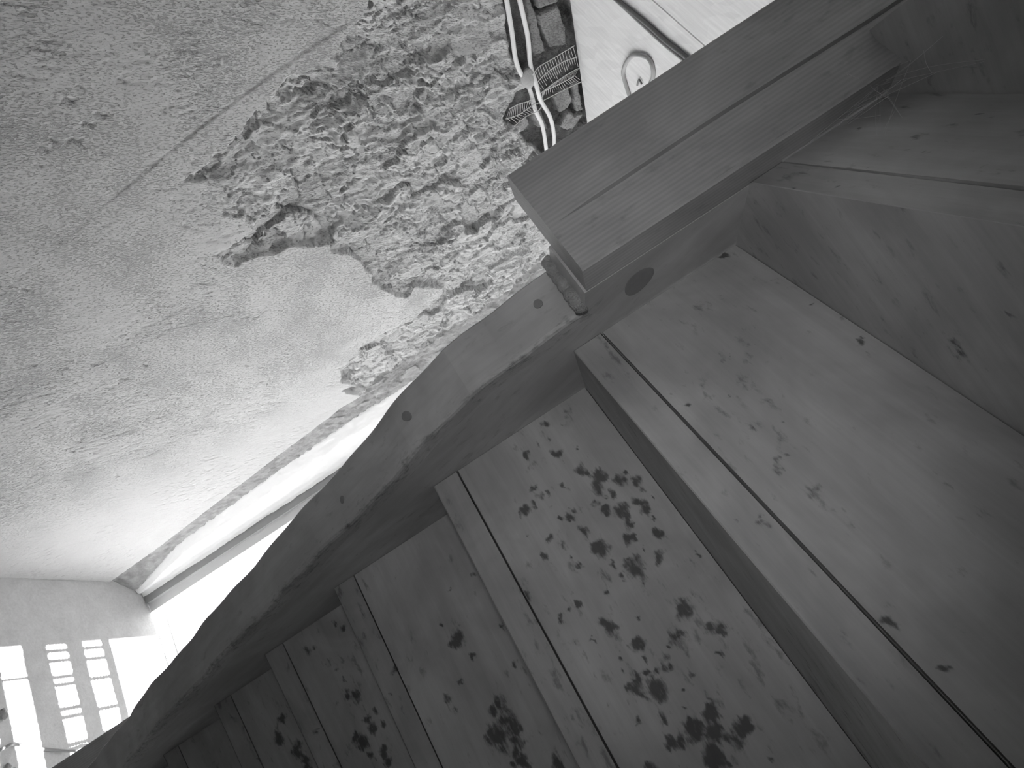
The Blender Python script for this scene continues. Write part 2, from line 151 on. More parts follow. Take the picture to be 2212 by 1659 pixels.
def osb():
    m, t, b = nt('strand_board', 0.7)
    o1 = coords(t, 'Object', (1, 1, 1), (0, 0, 0.55))
    vo = N(t, 'ShaderNodeTexVoronoi', Scale=1.0); vo.feature = 'F1'
    mp = t.nodes.new('ShaderNodeMapping'); mp.inputs['Scale'].default_value = (14, 62, 1); L(t, o1, mp.inputs['Vector']); 
    wob = noise(t, coords(t, 'Object', (1, 1, 1)), 9, 3, 0.5)
    ad = t.nodes.new('ShaderNodeVectorMath'); ad.operation = 'ADD'; L(t, mp.outputs[0], ad.inputs[0]); L(t, wob, ad.inputs[1]); L(t, ad.outputs[0], vo.inputs['Vector'])
    sp = t.nodes.new('ShaderNodeSeparateColor'); L(t, vo.outputs['Color'], sp.inputs[0])
    g = noise(t, coords(t, 'Object', (12, 160, 1), (0, 0, 0.6)), 1, 4, 0.6)
    v = mathn(t, 'MULTIPLY_ADD', mathn(t, 'SUBTRACT', sp.outputs[0], 0.5), 0.07, 0.86)
    v = mathn(t, 'MULTIPLY_ADD', mathn(t, 'SUBTRACT', g, 0.5), 0.26, v)
    L(t, grey(t, v), b.inputs['Base Color']); bump(t, b, sp.outputs[1], 0.35, 0.0012)
    return m
M_osb = osb()
def floor_mat():
    m, t, b = nt('dusty_screed', 0.85); o = coords(t, 'Object', (1, 1, 1))
    a = noise(t, o, 14, 6, 0.7); a2 = noise(t, o, 110, 4, 0.7)
    v = mathn(t, 'MULTIPLY_ADD', mathn(t, 'SUBTRACT', a, 0.5), 0.24, 0.50); v = mathn(t, 'MULTIPLY_ADD', mathn(t, 'SUBTRACT', a2, 0.5), 0.18, v)
    L(t, grey(t, v), b.inputs['Base Color']); bump(t, b, a2, 0.6, 0.004); return m
M_floor = floor_mat()
# ---------------------------------------------------------------- object helpers
def link(name, me, mat=None, parent=None, **props):
    o = bpy.data.objects.new(name, me); C.objects.link(o)
    if mat is not None and me is not None and not me.materials: me.materials.append(mat)
    if parent is not None: o.parent = parent
    for k, v in props.items(): o[k] = v
    return o
def thing(name, label, cat, loc=(0, 0, 0), group=None):
    o = bpy.data.objects.new(name, None); C.objects.link(o); o.location = loc; o['label'] = label; o['category'] = cat
    o.empty_display_size = 0.05
    if group: o['group'] = group
    bpy.context.view_layer.update()
    return o
def adopt(o, root):
    o.parent = root; o.matrix_parent_inverse = Matrix.Translation(-root.location)
def mesh(name, vs, fs, smooth=False):
    me = bpy.data.meshes.new(name); me.from_pydata([tuple(v) for v in vs], [], fs); me.validate(); me.update()
    if smooth: me.polygons.foreach_set('use_smooth', [True] * len(me.polygons))
    return me
def fixn(me):
    bm = bmesh.new(); bm.from_mesh(me); bmesh.ops.recalc_face_normals(bm, faces=bm.faces); bm.to_mesh(me); bm.free()
def box(x0, y0, z0, x1, y1, z1):
    vs = [(x, y, z) for x in (x0, x1) for y in (y0, y1) for z in (z0, z1)]
    fs = [(0, 1, 3, 2), (4, 6, 7, 5), (0, 4, 5, 1), (2, 3, 7, 6), (0, 2, 6, 4), (1, 5, 7, 3)]
    return vs, fs
def boxes(name, bs):
    V, F = [], []
    for b in bs:
        v, f = box(*b); k = len(V); V += v; F += [tuple(i + k for i in q) for q in f]
    me = mesh(name, V, F); fixn(me); return me
def tube(path, r, seg=10, closed=False):
    """round tube along a smoothed path -> verts, faces"""
    P = [Vector(p) for p in path]; n = len(P); Q = []
    for i in range(n - 1):
        p0, p1, p2, p3 = P[max(i - 1, 0)], P[i], P[i + 1], P[min(i + 2, n - 1)]
        for k in range(5):
            t = k / 5
            Q.append(0.5 * ((2 * p1) + (-p0 + p2) * t + (2 * p0 - 5 * p1 + 4 * p2 - p3) * t * t + (-p0 + 3 * p1 - 3 * p2 + p3) * t ** 3))
    Q.append(P[-1]); V = []; F = []
    ref = None
    for i, q in enumerate(Q):
        d = (Q[min(i + 1, len(Q) - 1)] - Q[max(i - 1, 0)]).normalized()
        if ref is None: ref = d.orthogonal().normalized()
        a = (ref - d * ref.dot(d)).normalized(); ref = a; b = d.cross(a)
        rr = r(i / (len(Q) - 1)) if callable(r) else r
        for k in range(seg):
            an = 2 * PI * k / seg; V.append(q + (a * math.cos(an) + b * math.sin(an)) * rr)
    for i in range(len(Q) - 1):
        for k in range(seg):
            F.append((i * seg + k, i * seg + (k + 1) % seg, (i + 1) * seg + (k + 1) % seg, (i + 1) * seg + k))
    F.append(tuple(range(seg))[::-1]); F.append(tuple((len(Q) - 1) * seg + k for k in range(seg)))
    return V, F
def tubes(name, paths, r, seg=8):
    V, F = [], []
    for p in paths:
        v, f = tube(p, r, seg); k = len(V); V += v; F += [tuple(i + k for i in q) for q in f]
    me = mesh(name, V, F, True); return me
# numpy value noise
def vnoise(x, y, seed=0):
    xi = np.floor(x).astype(np.int64); yi = np.floor(y).astype(np.int64); xf = x - xi; yf = y - yi
    def h(a, b):
        n = (a * 374761393 + b * 668265263 + seed * 974634777) & 0x7fffffff
        n = ((n ^ (n >> 13)) * 1274126177) & 0x7fffffff
        return ((n ^ (n >> 16)) & 0xffff) / 65535.0
    u = xf * xf * xf * (xf * (xf * 6 - 15) + 10); v = yf * yf * yf * (yf * (yf * 6 - 15) + 10)
    return (h(xi, yi) * (1 - u) + h(xi + 1, yi) * u) * (1 - v) + (h(xi, yi + 1) * (1 - u) + h(xi + 1, yi + 1) * u) * v
def fbm(x, y, oct=4, seed=0, gain=0.5):
    s = 0; a = 1; t = 0
    for i in range(oct):
        s = s + a * vnoise(x, y, seed + i * 17); t += a; a *= gain; x = x * 2.03 + 7.1; y = y * 2.03 + 3.3
    return s / t
def ridged(x, y, oct=4, seed=0):
    s = 0; a = 1; t = 0
    for i in range(oct):
        s = s + a * (1 - np.abs(2 * vnoise(x, y, seed + i * 13) - 1)); t += a; a *= 0.5; x = x * 2.1 + 1.7; y = y * 2.1 + 5.2
    return s / t
def chunks(x, y, seed=0):
    """broken lumps: every cell has its own height and tilt -> (height, distance to the cell's border)"""
    xi = np.floor(x); yi = np.floor(y); b1 = np.full(x.shape, 9.); b2 = np.full(x.shape, 9.); H = np.zeros(x.shape)
    def h(a, b, k):
        n = (a.astype(np.int64) * 73856093 + b.astype(np.int64) * 19349663 + (seed + k) * 83492791) & 0x7fffffff
        n = ((n ^ (n >> 13)) * 1274126177) & 0x7fffffff; return ((n ^ (n >> 16)) & 0xffff) / 65535.0
    for i in (-1, 0, 1):
        for j in (-1, 0, 1):
            cx, cy = xi + i, yi + j; dx = x - cx - h(cx, cy, 1); dy = y - cy - h(cx, cy, 2); d = dx * dx + dy * dy
            hh = (h(cx, cy, 3) - .5) + dx * (h(cx, cy, 4) - .35) * 1.3 + dy * (h(cx, cy, 5) - .5) * 1.3
            n = d < b1; b2 = np.where(n, b1, np.minimum(b2, d)); H = np.where(n, hh, H); b1 = np.where(n, d, b1)
    return H, np.sqrt(b2) - np.sqrt(b1)
def poly_sd(px, py, poly):
    """signed distance, positive inside"""
    P = np.array(poly); d = np.full(px.shape, 1e9); ins = np.zeros(px.shape, bool)
    for i in range(len(P)):
        a, b = P[i], P[(i + 1) % len(P)]; e = b - a; wx, wy = px - a[0], py - a[1]
        t = np.clip((wx * e[0] + wy * e[1]) / (e @ e + 1e-12), 0, 1)
        d = np.minimum(d, (wx - e[0] * t) ** 2 + (wy - e[1] * t) ** 2)
        c = (a[1] > py) != (b[1] > py)
        with np.errstate(divide='ignore', invalid='ignore'):
            ins ^= c & (px < (b[0] - a[0]) * (py - a[1]) / (b[1] - a[1] + 1e-15) + a[0])
    return np.where(ins, 1, -1) * np.sqrt(d)
sm = lambda e0, e1, x: (lambda t: t * t * (3 - 2 * t))(np.clip((x - e0) / (e1 - e0), 0, 1))
def grid_mesh(name, X, Y, Z, attrs=None, uv=None, flip=False):
    """X,Y,Z (nv,nu) -> mesh"""
    nv, nu = X.shape; me = bpy.data.meshes.new(name); n = nu * nv
    me.vertices.add(n); me.vertices.foreach_set('co', np.stack([X, Y, Z], -1).reshape(-1).astype(np.float32))
    i = np.arange(n).reshape(nv, nu); q = np.stack([i[:-1, :-1], i[:-1, 1:], i[1:, 1:], i[1:, :-1]], -1).reshape(-1, 4)
    if flip: q = q[:, ::-1]
    m = len(q); me.loops.add(m * 4); me.loops.foreach_set('vertex_index', q.reshape(-1).astype(np.int32))
    me.polygons.add(m); me.polygons.foreach_set('loop_start', np.arange(0, m * 4, 4, dtype=np.int32)); me.update(calc_edges=True)
    me.polygons.foreach_set('use_smooth', np.ones(m, bool))
    for k, a in (attrs or {}).items():
        at = me.attributes.new(k, 'FLOAT', 'POINT'); at.data.foreach_set('value', a.reshape(-1).astype(np.float32))
    return me
# ---------------------------------------------------------------- boards with UVs and mould
def stain_at(u, v, spots, aspect=1.25):
    s = np.zeros(np.shape(u)); u0, v0 = np.asarray(u, float), np.asarray(v, float)
    u = u0 + (fbm(u0 * 110, v0 * 110, 3, 5) - .5) * .011 + (fbm(u0 * 45, v0 * 400, 2, 15) - .5) * .006; v = v0 + (fbm(u0 * 110, v0 * 110, 3, 6) - .5) * .011
    for (a, b, r, k) in spots:
        rr = max(r, 0.0016) * 1.42
        s = np.maximum(s, k * np.clip(1.25 - np.sqrt(((u - a) / (rr * aspect)) ** 2 + ((v - b) / rr) ** 2), 0, 1) ** 0.8)
    return s
class Brd:
    def __init__(s): s.v = []; s.f = []; s.uv = []; s.st = []
    def grid(s, fn, us, vs, spots=(), uvo=(0, 0)):
        k = len(s.v); nu = len(us)
        U, V = np.meshgrid(us, vs); st = stain_at(U, V, spots) if len(spots) else np.zeros(U.shape)
        for j, v in enumerate(vs):
            for i, u in enumerate(us):
                s.v.append(fn(u, v)); s.st.append(float(st[j, i])); s.uv.append((u + uvo[0], v + uvo[1]))
        for j in range(len(vs) - 1):
            for i in range(nu - 1):
                a = k + j * nu + i; s.f.append((a, a + 1, a + 1 + nu, a + nu))
    def poly(s, pts, uvs=None, st=0):
        k = len(s.v); s.v += list(pts); s.f.append(tuple(range(k, k + len(pts)))); s.st += (list(st) if isinstance(st, (list, tuple)) else [st] * len(pts))
        s.uv += uvs if uvs else [(p[0], p[1]) for p in pts]
    def build(s, name, mat, parent=None, smooth=False, **props):
        me = bpy.data.meshes.new(name); me.from_pydata([tuple(v) for v in s.v], [], s.f); me.update()
        uvl = me.uv_layers.new(name='UVMap'); vi = np.zeros(len(me.loops), np.int32); me.loops.foreach_get('vertex_index', vi)
        uvl.data.foreach_set('uv', np.array(s.uv, np.float32)[vi].reshape(-1))
        at = me.attributes.new('stain', 'FLOAT', 'POINT'); at.data.foreach_set('value', np.array(s.st, np.float32))
        bm = bmesh.new(); bm.from_mesh(me); bmesh.ops.recalc_face_normals(bm, faces=bm.faces); bm.to_mesh(me); bm.free()
        if smooth: me.polygons.foreach_set('use_smooth', [True] * len(me.polygons))
        return link(name, me, mat, parent, **props)
# ================================================================ the room
WX = -1.15                                   # face of the damaged wall
FY = lambda z: np.interp(z, [0, .26, .78, 1.11, 1.31, 2.46], [2.275, 2.235, 2.180, 2.162, 2.162, 2.16])
def wall_left():
    st = 0.0029
    ys = np.concatenate([np.linspace(-1.3, 0.4, 60)[:-1], np.arange(0.40, 2.300, st)]); zs = np.concatenate([np.arange(0, 2.46, st)])
    Y, Z = np.meshgrid(ys, zs)
    wy = Y + (fbm(Y * 22, Z * 22, 3, 5) - .5) * .035 + (fbm(Y * 90, Z * 90, 2, 9) - .5) * .008
    wz = Z + (fbm(Y * 22, Z * 22, 3, 25) - .5) * .035 + (fbm(Y * 90, Z * 90, 2, 29) - .5) * .008
    sd = poly_sd(wy, wz, D['dmg']); dm = sm(-0.001, 0.007, sd); deep = sm(0.0, 0.05, sd)
    sc_ = poly_sd(Y * .5 + wy * .5, Z * .5 + wz * .5, D['chase']); ch = sm(-0.002, 0.008, sc_) 
    # turned coordinates: lumps drawn along the diagonal
    a = 0.95; q = Y * math.cos(a) + Z * math.sin(a); p = -Y * math.sin(a) + Z * math.cos(a)
    h = (fbm(Y * 5, Z * 5, 3, 2) - .5) * .005 + (fbm(q * 55, p * 120, 3, 3) - .5) * .0016
    pit = sm(.60, .72, fbm(q * 60, p * 150, 3, 44)) * sm(.42, .6, fbm(Y * 7, Z * 7, 2, 71)) ; h -= pit * .0016
    a1 = 1.38; Q = Y * math.cos(a1) + Z * math.sin(a1); Pp = -Y * math.sin(a1) + Z * math.cos(a1)
    wq = (fbm(Y * 16, Z * 16, 4, 14) - .5); wp = (fbm(Y * 16 + 9, Z * 16, 4, 15) - .5)
    big, e1 = chunks(Q * 6.5 + wq * 1.5, Pp * 13 + wp * 2.0, 3); mid, e2 = chunks(Q * 22 + wq * 3.6, Pp * 48 + wp * 4.5, 7)
    lum2 = fbm(Q * 30, Pp * 55, 4, 51); lum3 = ridged(Q * 60, Pp * 130, 3, 61); vari = sm(.35, .65, fbm(Y * 5, Z * 5, 2, 83))
    d = -0.012 - 0.005 * deep + big * .022 + mid * (.003 + .006 * vari) + (lum2 - .5) * .010 + (lum3 - .6) * .0025 * (.4 + vari) + (fbm(Y * 6, Z * 6, 2, 81) - .5) * .02
    d = d - (1 - sm(0, .10, e1)) * .004 - (1 - sm(0, .12, e2)) * .0016 * vari
    h = h * (1 - dm) + np.minimum(d, .006) * dm
    crk = np.abs(fbm(Y * 10 + 3, Z * 16, 3, 91) - .5); h -= dm * (1 - sm(0, .012, crk)) * .007
    c = -0.040 + (fbm(Y * 30, Z * 30, 4, 7) - .5) * .016
    tone = 0.55 + (fbm(Y * 4, Z * 4, 3, 6) - .5) * .06 + dm * ((lum2 - .5) * .12 - .02)
    ctone = 0.12 + (fbm(Y * 35, Z * 35, 4, 77) - .5) * .16
    for i, b in enumerate(D['brick']):
        wob = (fbm(Y * 60, Z * 60, 2, 40 + i) - .5) * .008
        m = sm(-.001, .005, poly_sd(Y + wob, Z - wob, b)); c = np.where(m > 0, c * (1 - m) + (-.016 + (fbm(Y * 50, Z * 50, 3, 12) - .5) * .006) * m, c)
        ctone = ctone * (1 - m) + (.29 + (fbm(Y * 30, Z * 30, 3, 3 + i) - .5) * .14) * m
    h = h * (1 - ch) + c * ch; tone = tone * (1 - ch) + ctone * ch
    # scribed joint
    cr = np.array(D['crease']); cy = np.interp(Z, cr[:, 1], cr[:, 0]) if cr[0, 1] < cr[-1, 1] else np.interp(Z, cr[::-1, 1], cr[::-1, 0])
    cr_m = np.exp(-((Y - cy) / .0020) ** 2); h -= cr_m * .0013 * (1 - ch); 
    strip = sm(.0, .004, Y - cy) * (1 - sm(.03, .045, Y - cy)); h = h * (1 - .8 * strip * (1 - dm)); h += .0008 * sm(-.002, .002, Y - cy) * (1 - dm)
    for (y, z, r) in D['pits']:
        dy, dz = Y - y, Z - z; qq = dy * math.cos(.9) + dz * math.sin(.9); pp = -dy * math.sin(.9) + dz * math.cos(.9) + .003 * np.sin(qq * 400)
        h -= .005 * np.exp(-(qq / (r * 1.3)) ** 2 - (pp / (r * .35 + .001)) ** 2)
    # soft rounding where the wall turns into the reveal
    ez = np.interp(Z, [0, .25, .87, 1.0, 1.18, 1.31, 1.53, 1.74, 1.95, 2.12, 2.46], [2.15, 2.13, 2.042, 2.03, 2.005, 2.01, 1.984, 1.974, 1.968, 1.96, 1.95]) + (fbm(Z * 30, Z * 0 + 2, 3, 4) - .5) * .012 * sm(.9, 1.2, Z)
    sp = sm(-.001, .004, Y - ez); ch2, ee = chunks(Y * 30 + wq * 2, Z * 24 + wp * 2, 19)
    hs = -.009 + (fbm(Y * 60, Z * 60, 4, 99) - .5) * .010 + ch2 * .005 * sm(.5, 1.3, Z)
    hs = hs + np.clip((Y - ez) / .13, 0, 1.1) * .055 * (1 - sm(.0, .30, Z)); h = h + .004 * sm(-.06, -.004, Y - ez); h = h * (1 - sp) + hs * sp; fy = FY(Z) + (fbm(Z * 60, Y * 4, 4, 8) - .5) * .016; h -= sm(-.012, 0, Y - fy) * .008 + sm(0, .006, Y - fy) * .05
    tone = tone * (1 - sp) + (.30 + (fbm(Y * 50, Z * 50, 4, 98) - .5) * .22 + ch2 * .08 * sm(.9, 1.2, Z)) * sp
    me = grid_mesh('wall_left', WX + h, Y, Z, dict(tone=tone, rough=1 - .85 * sm(1.5, 2.0, Y + .25 * (1.2 - Z)) * (1 - .5 * dm)))
    o = link('wall_left', me, M_plaster, kind='structure'); return o
wall_left()
link('wall_left', boxes('wall_left_core', [(-1.50, -1.3, 0, -1.235, 2.14, 2.46)]), M_wall, kind='structure')
def sweep(name, prof, z0, z1, mat, wob=0, nz=260, tone=None, dens=4, kind='structure'):
    P = []
    for i in range(len(prof) - 1):
        for k in range(dens): P.append((prof[i][0] + (prof[i + 1][0] - prof[i][0]) * k / dens, prof[i][1] + (prof[i + 1][1] - prof[i][1]) * k / dens))
    P.append(prof[-1]); P = np.array(P); zs = np.linspace(z0, z1, nz)
    X = np.tile(P[:, 0], (nz, 1)); Y = np.tile(P[:, 1], (nz, 1)); Z = np.tile(zs[:, None], (1, len(P)))
    n = (fbm((X + Y) * 40, Z * 30, 4, 21) - .5) * wob
    if name == 'trim_1': f = FY(Z) - .010; Y = f + (Y - 2.14) * (2.30 - f) / .16; X = X + .052 * (1 - sm(0, .30, Z)) * np.clip((2.30 - Y) / (2.30 - f), 0, 1)
    me = grid_mesh(name, X + n, Y + n * .5, Z); return link(name, me, mat, kind=kind)
# end of the wall: coarse strip, rounded white reveal, rebate, door frame
sweep('trim_1', [(-1.172, 2.140), (-1.160, 2.150), (-1.150, 2.165), (-1.138, 2.184), (-1.128, 2.20), (-1.122, 2.225), (-1.115, 2.255), (-1.106, 2.28), (-1.093, 2.295), (-1.080, 2.300)], 0.0, 2.46, M_white, .008, 500)
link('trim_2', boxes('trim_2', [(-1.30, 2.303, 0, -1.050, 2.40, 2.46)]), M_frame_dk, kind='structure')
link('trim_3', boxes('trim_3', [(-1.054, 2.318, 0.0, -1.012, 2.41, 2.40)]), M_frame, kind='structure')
link('wall_far', boxes('wall_far', [(-1.6, 2.405, 2.16, .70, 2.47, 2.46), (-1.6, 2.405, 0, -1.06, 2.47, 2.16)]), M_wall, kind='structure')
# side wall out of view; opening added and sized to admit the sun patches
Y0, Y1, ZT = 1.60, 2.405, (0.62 + 0.985) * 1.2
for q in ((.62, -1.3, 0, .70, Y0, 2.46), (.62, Y0, ZT, .70, 2.32, 2.46), (.66, 2.397, 0, .70, 2.404, 2.46)):
    link('wall_right', boxes('wall_right', [q]), M_cellar, kind='structure')
link('wall_back', boxes('wall_back', [(-1.5, -1.4, 0, 0.70, -1.3, 2.46)]), M_cellar, kind='structure')
# floor
def floor():
    ys = np.arange(-1.3, 2.335, .0125); xs = np.arange(-1.2, .7, .0125); X, Y = np.meshgrid(xs, ys)
    Z = (fbm(X * 12, Y * 12, 4, 2) - .5) * .006
    return link('floor', grid_mesh('floor', X, Y, Z - .002), M_floor, kind='structure')
floor()
link('ground_outside', boxes('ground_outside', [(-6, 2.33, -.14, 6, 9, -.004), (0.71, -1, -.14, 6, 2.33, -.004)]), M_paving, kind='structure', label='pale paved ground outside the doorway', category='ground')
# ceiling of strand board sheets with an open seam
link('ceiling', boxes('ceiling', [(-1.166, -1.3, 2.37, .62, .852, 2.385), (-1.166, .8555, 2.37, .62, 2.42, 2.385), (-1.5, -1.3, 2.47, .7, 2.6, 2.52)]), M_osb, kind='structure')
# ================================================================ side opening: unseen grille, added and shaped to throw the striped light
def grille():
    root = thing('shadow_grille', 'unseen dark grille with scalloped uprights, added to throw the striped light on the floor', 'grille', (.66, 1.95, 0))
    def upright(y0, y1, z0=0.02, z1=ZT):
        n = 150; vs = []
        for i in range(n + 1):
            z = z0 + (z1 - z0) * i / n; wv = .005 * abs(math.sin(z * PI / .032)) - .0025 
            vs += [(.655, y0 - wv, z), (.655, y1 + wv, z), (.662, y1 + wv, z), (.662, y0 - wv, z)]
        fs = []
        for i in range(n):
            a = 4 * i
            for k in range(4): fs.append((a + k, a + (k + 1) % 4, a + 4 + (k + 1) % 4, a + 4 + k))
        fs += [(0, 1, 2, 3), (4 * n, 4 * n + 3, 4 * n + 2, 4 * n + 1)]
        me = mesh('upright', vs, fs); fixn(me); o = link('upright', me, M_grille); adopt(o, root)
    for a, b in ((1.604, 1.655), (1.735, 1.82), (1.895, 1.958), (2.04, 2.075)): upright(a, b)
    def bar(x, w, y0, y1, slope=.0):
        # x = place of the shadow on the floor
        z = (.6585 - x) * SL; n = 26; vs = []
        for i in range(n + 1):
            y = y0 + (y1 - y0) * i / n; t = w * (1 + .5 * math.sin(i * 2.4)); zz = z + slope * (y - y0)
            vs += [(.656, y, zz - t), (.656, y, zz + t), (.661, y, zz + t), (.661, y, zz - t)]
        fs = []
        for i in range(n):
            a = 4 * i
            for k in range(4): fs.append((a + k, a + (k + 1) % 4, a + 4 + (k + 1) % 4, a + 4 + k))
        me = mesh('crossbar', vs, fs); fixn(me); o = link('crossbar', me, M_grille); adopt(o, root)
    for x in (-.908, -.880, -.845, -.789, -.763, -.683, -.657, -.57): bar(x, .0068, 1.80, 1.91)
    for x in (-.880, -.840, -.768, -.662, -.58): bar(x, .0068, 1.93, 2.06)
    bar(-.80, .004, 1.64, 1.75)
grille()
# ================================================================ the staircase
stair = thing('staircase', 'wooden winding staircase seen from below, mould-spotted treads and risers turning round a newel post', 'staircase', (-.22, .80, 0))
ZO = EYE
TT = .031                                     # tread thickness
def direc(deg): a = math.radians(deg); return Vector((math.cos(a), math.sin(a), 0))
R = {k: list(v) for k, v in D['R'].items()}
# further, hidden steps down to the floor
order = ['D', 'A', 'B', 'C', 'E', 'F']
zc = -.667; yc = .945; dg = 9.4
for i, k in enumerate(['G', 'H', 'I', 'J', 'K']):
    zb = zc - .184; R[k] = [yc + .10, zb, dg + 2, zc, dg]; order.append(k); zc = zb; yc += .10; dg += 2
XE = .565                                      # outer end at the side wall
def length(y0, deg): return (XE + .22) / math.cos(math.radians(deg))
for k in order:
    y0, zb, db, zt, dt = R[k]; low = ZO + zb; top = ZO + zt; H = zt - zb
    spots = D['stains'].get(k, [])
    I = Vector((-.2195, y0, low)); Ld = length(y0, (db + dt) / 2)
    def pt(u, v, off=0.0):
        d = direc(db + (dt - db) * v / H); nrm = Vector((-d.y, d.x, 0)); p = I + d * u + nrm * off; return Vector((p.x, p.y, low + v))
    fine = k in 'ABCDEF'
    us = np.concatenate([np.arange(0, .58, .0024), np.linspace(.58, Ld, 8)[0:]]) if fine else np.linspace(0, Ld, 12)
    def gap(u):                                # open joint under the riser
        return {'D': .0008 + .015 * min(max(u - .03, 0), .3), 'A': .0017, 'B': .0015, 'C': .0006}.get(k, .0006)
    # riser: front leaf over a set-back core
    b = Brd(); vsr = np.arange(0, 1.0001, 1 / (78 if fine else 3))
    v0 = TT
    b.grid(lambda u, t: pt(u, v0 + gap(u) + (H - v0 - gap(u) - .0008) * t), us, vsr, (), (0, 0))
    # true uv + stains for that grid
    idx = 0
    UU, TTg = np.meshgrid(us, vsr); G = np.array([gap(u) for u in us])[None, :]; VV = v0 + G + (H - v0 - G - .0008) * TTg
    seedo = (ord(k) * .37) % 3
    b.uv = [(float(u) + seedo, float(v) + seedo * .7) for u, v in zip(UU.reshape(-1), VV.reshape(-1))]
    b.st = list(stain_at(UU, VV, spots).reshape(-1)) if spots else b.st
    # sides of the leaf
    nU = len(us)
    def strip(pa, pb):
        for i in range(len(pa) - 1):
            b.poly([pa[i], pa[i + 1], pb[i + 1], pb[i]], [(0, 0), (.01, 0), (.01, .01), (0, .01)])
    uu = list(np.linspace(0, Ld, 14))
    strip([pt(u, v0 + gap(u)) for u in uu], [pt(u, v0 + gap(u), .006) for u in uu])
    strip([pt(u, H - .0008) for u in uu], [pt(u, H - .0008, .006) for u in uu])
    for off in (.006, .020): strip([pt(u, v0 + .0001, off) for u in uu], [pt(u, H - .0008, off) for u in uu])
    strip([pt(u, v0 + .0001, .006) for u in uu], [pt(u, v0 + .0001, .020) for u in uu]); strip([pt(u, H - .0008, .006) for u in uu], [pt(u, H - .0008, .020) for u in uu])
    o = b.build('riser', M_riser); adopt(o, stair)
    # tread under the riser
    t = Brd()
    nv = 7 if fine else 2
    t.grid(lambda u, v: pt(u, v), us, list(np.linspace(0.0012, TT - .001, nv)), spots, (seedo + 1, seedo))
    nx = order[order.index(k) + 1] if k != 'K' else None
    if nx: y1, _, _, _, d1 = R[nx]
    else: y1, d1 = y0 + .2, db
    e = direc(d1); L1 = length(y1, d1); fr0 = Vector((-.235, y1 + .045, low)) ; fr1 = Vector((-.22, y1 + .045, low)) + e * L1
    r0 = pt(-.015, 0); r1 = pt(Ld, 0); ra = pt(-.015, 0.0)
    # underside grid with mould
    sp = [(s[0], s[1], s[2], s[3]) for s in (D['t2spots'] if k == 'D' else [])]
    n1, n2 = (90, 60) if k == 'D' else ((40, 12) if fine else (8, 3)); kk = len(t.v)
    for j in range(n2 + 1):
        for i in range(n1 + 1):
            s = (i / n1) ** (1.0); q = j / n2; P = (r0.lerp(r1, s)).lerp(fr0.lerp(fr1, s), q); P.z = low
            if j == 0 and 0 < i: P = P
            t.v.append(P); t.uv.append(((P.x * math.cos(.3) + P.y * math.sin(.3)), -P.x * math.sin(.3) + P.y * math.cos(.3)))
            t.st.append(float(stain_at(np.array(P.x), np.array(P.y), sp)) if sp else 0.0)
    for j in range(n2):
        for i in range(n1):
            a = kk + j * (n1 + 1) + i; t.f.append((a, a + 1, a + n1 + 2, a + n1 + 1))
    up_ = Vector((0, 0, TT))
    t.poly([r0 + up_, fr0 + up_, fr1 + up_, r1 + up_]); t.poly([r0, r0 + up_, fr0 + up_, fr0]); t.poly([r1, fr1, fr1 + up_, r1 + up_]); t.poly([fr0, fr0 + up_, fr1 + up_, fr1])
    # eased lower rear edge
    t.grid(lambda u, v: pt(u, 0 if v < .5 else .0012, .0010 if v < .5 else 0), us, [0, 1])
    o = t.build('tread', M_tread); adopt(o, stair)
# topmost tread, wrapping in front of the newel post
def slab(name, poly, z0, z1, mat, spots=(), sub=0, rot=-.65):
    b = Brd(); P = [Vector((x, y, z0)) for x, y in poly]
    if sub:
        me = bmesh.new(); vs = [me.verts.new(p) for p in P]; me.faces.new(vs)
        bmesh.ops.triangulate(me, faces=me.faces); bmesh.ops.subdivide_edges(me, edges=me.edges, cuts=sub, use_grid_fill=True)
        me.verts.ensure_lookup_table(); k = 0
        for v in me.verts:
            b.v.append(v.co.copy()); b.uv.append((v.co.x * math.cos(rot) - v.co.y * math.sin(rot), v.co.x * math.sin(rot) + v.co.y * math.cos(rot))); b.st.append(float(stain_at(np.array(v.co.x), np.array(v.co.y), spots)))
        for f in me.faces: b.f.append(tuple(v.index for v in f.verts))
        me.free()
    else: b.poly(P)
    T_ = [p + Vector((0, 0, z1 - z0)) for p in P]; b.poly(T_)
    for i in range(len(P)): j = (i + 1) % len(P); b.poly([P[i], P[j], T_[j], T_[i]])
    return b.build(name, mat)
d = direc(-37.2); a0 = Vector((-.2195, .442, 0)) + Vector((-d.y, d.x, 0)) * .045; a1 = a0 + d * 1.0
top_poly = [(-.2200, .4205), (-.2560, .4065), (-.236, .369), (-.20, .30), (.30, -.42), (XE, -.42), (XE, -.14), (a1.x * .97, a1.y), (-.2195, a0.y + .004)]
adopt(slab('tread', top_poly, ZO + .383, ZO + .383 + TT, M_tread, D['t3spots'], 60), stair)
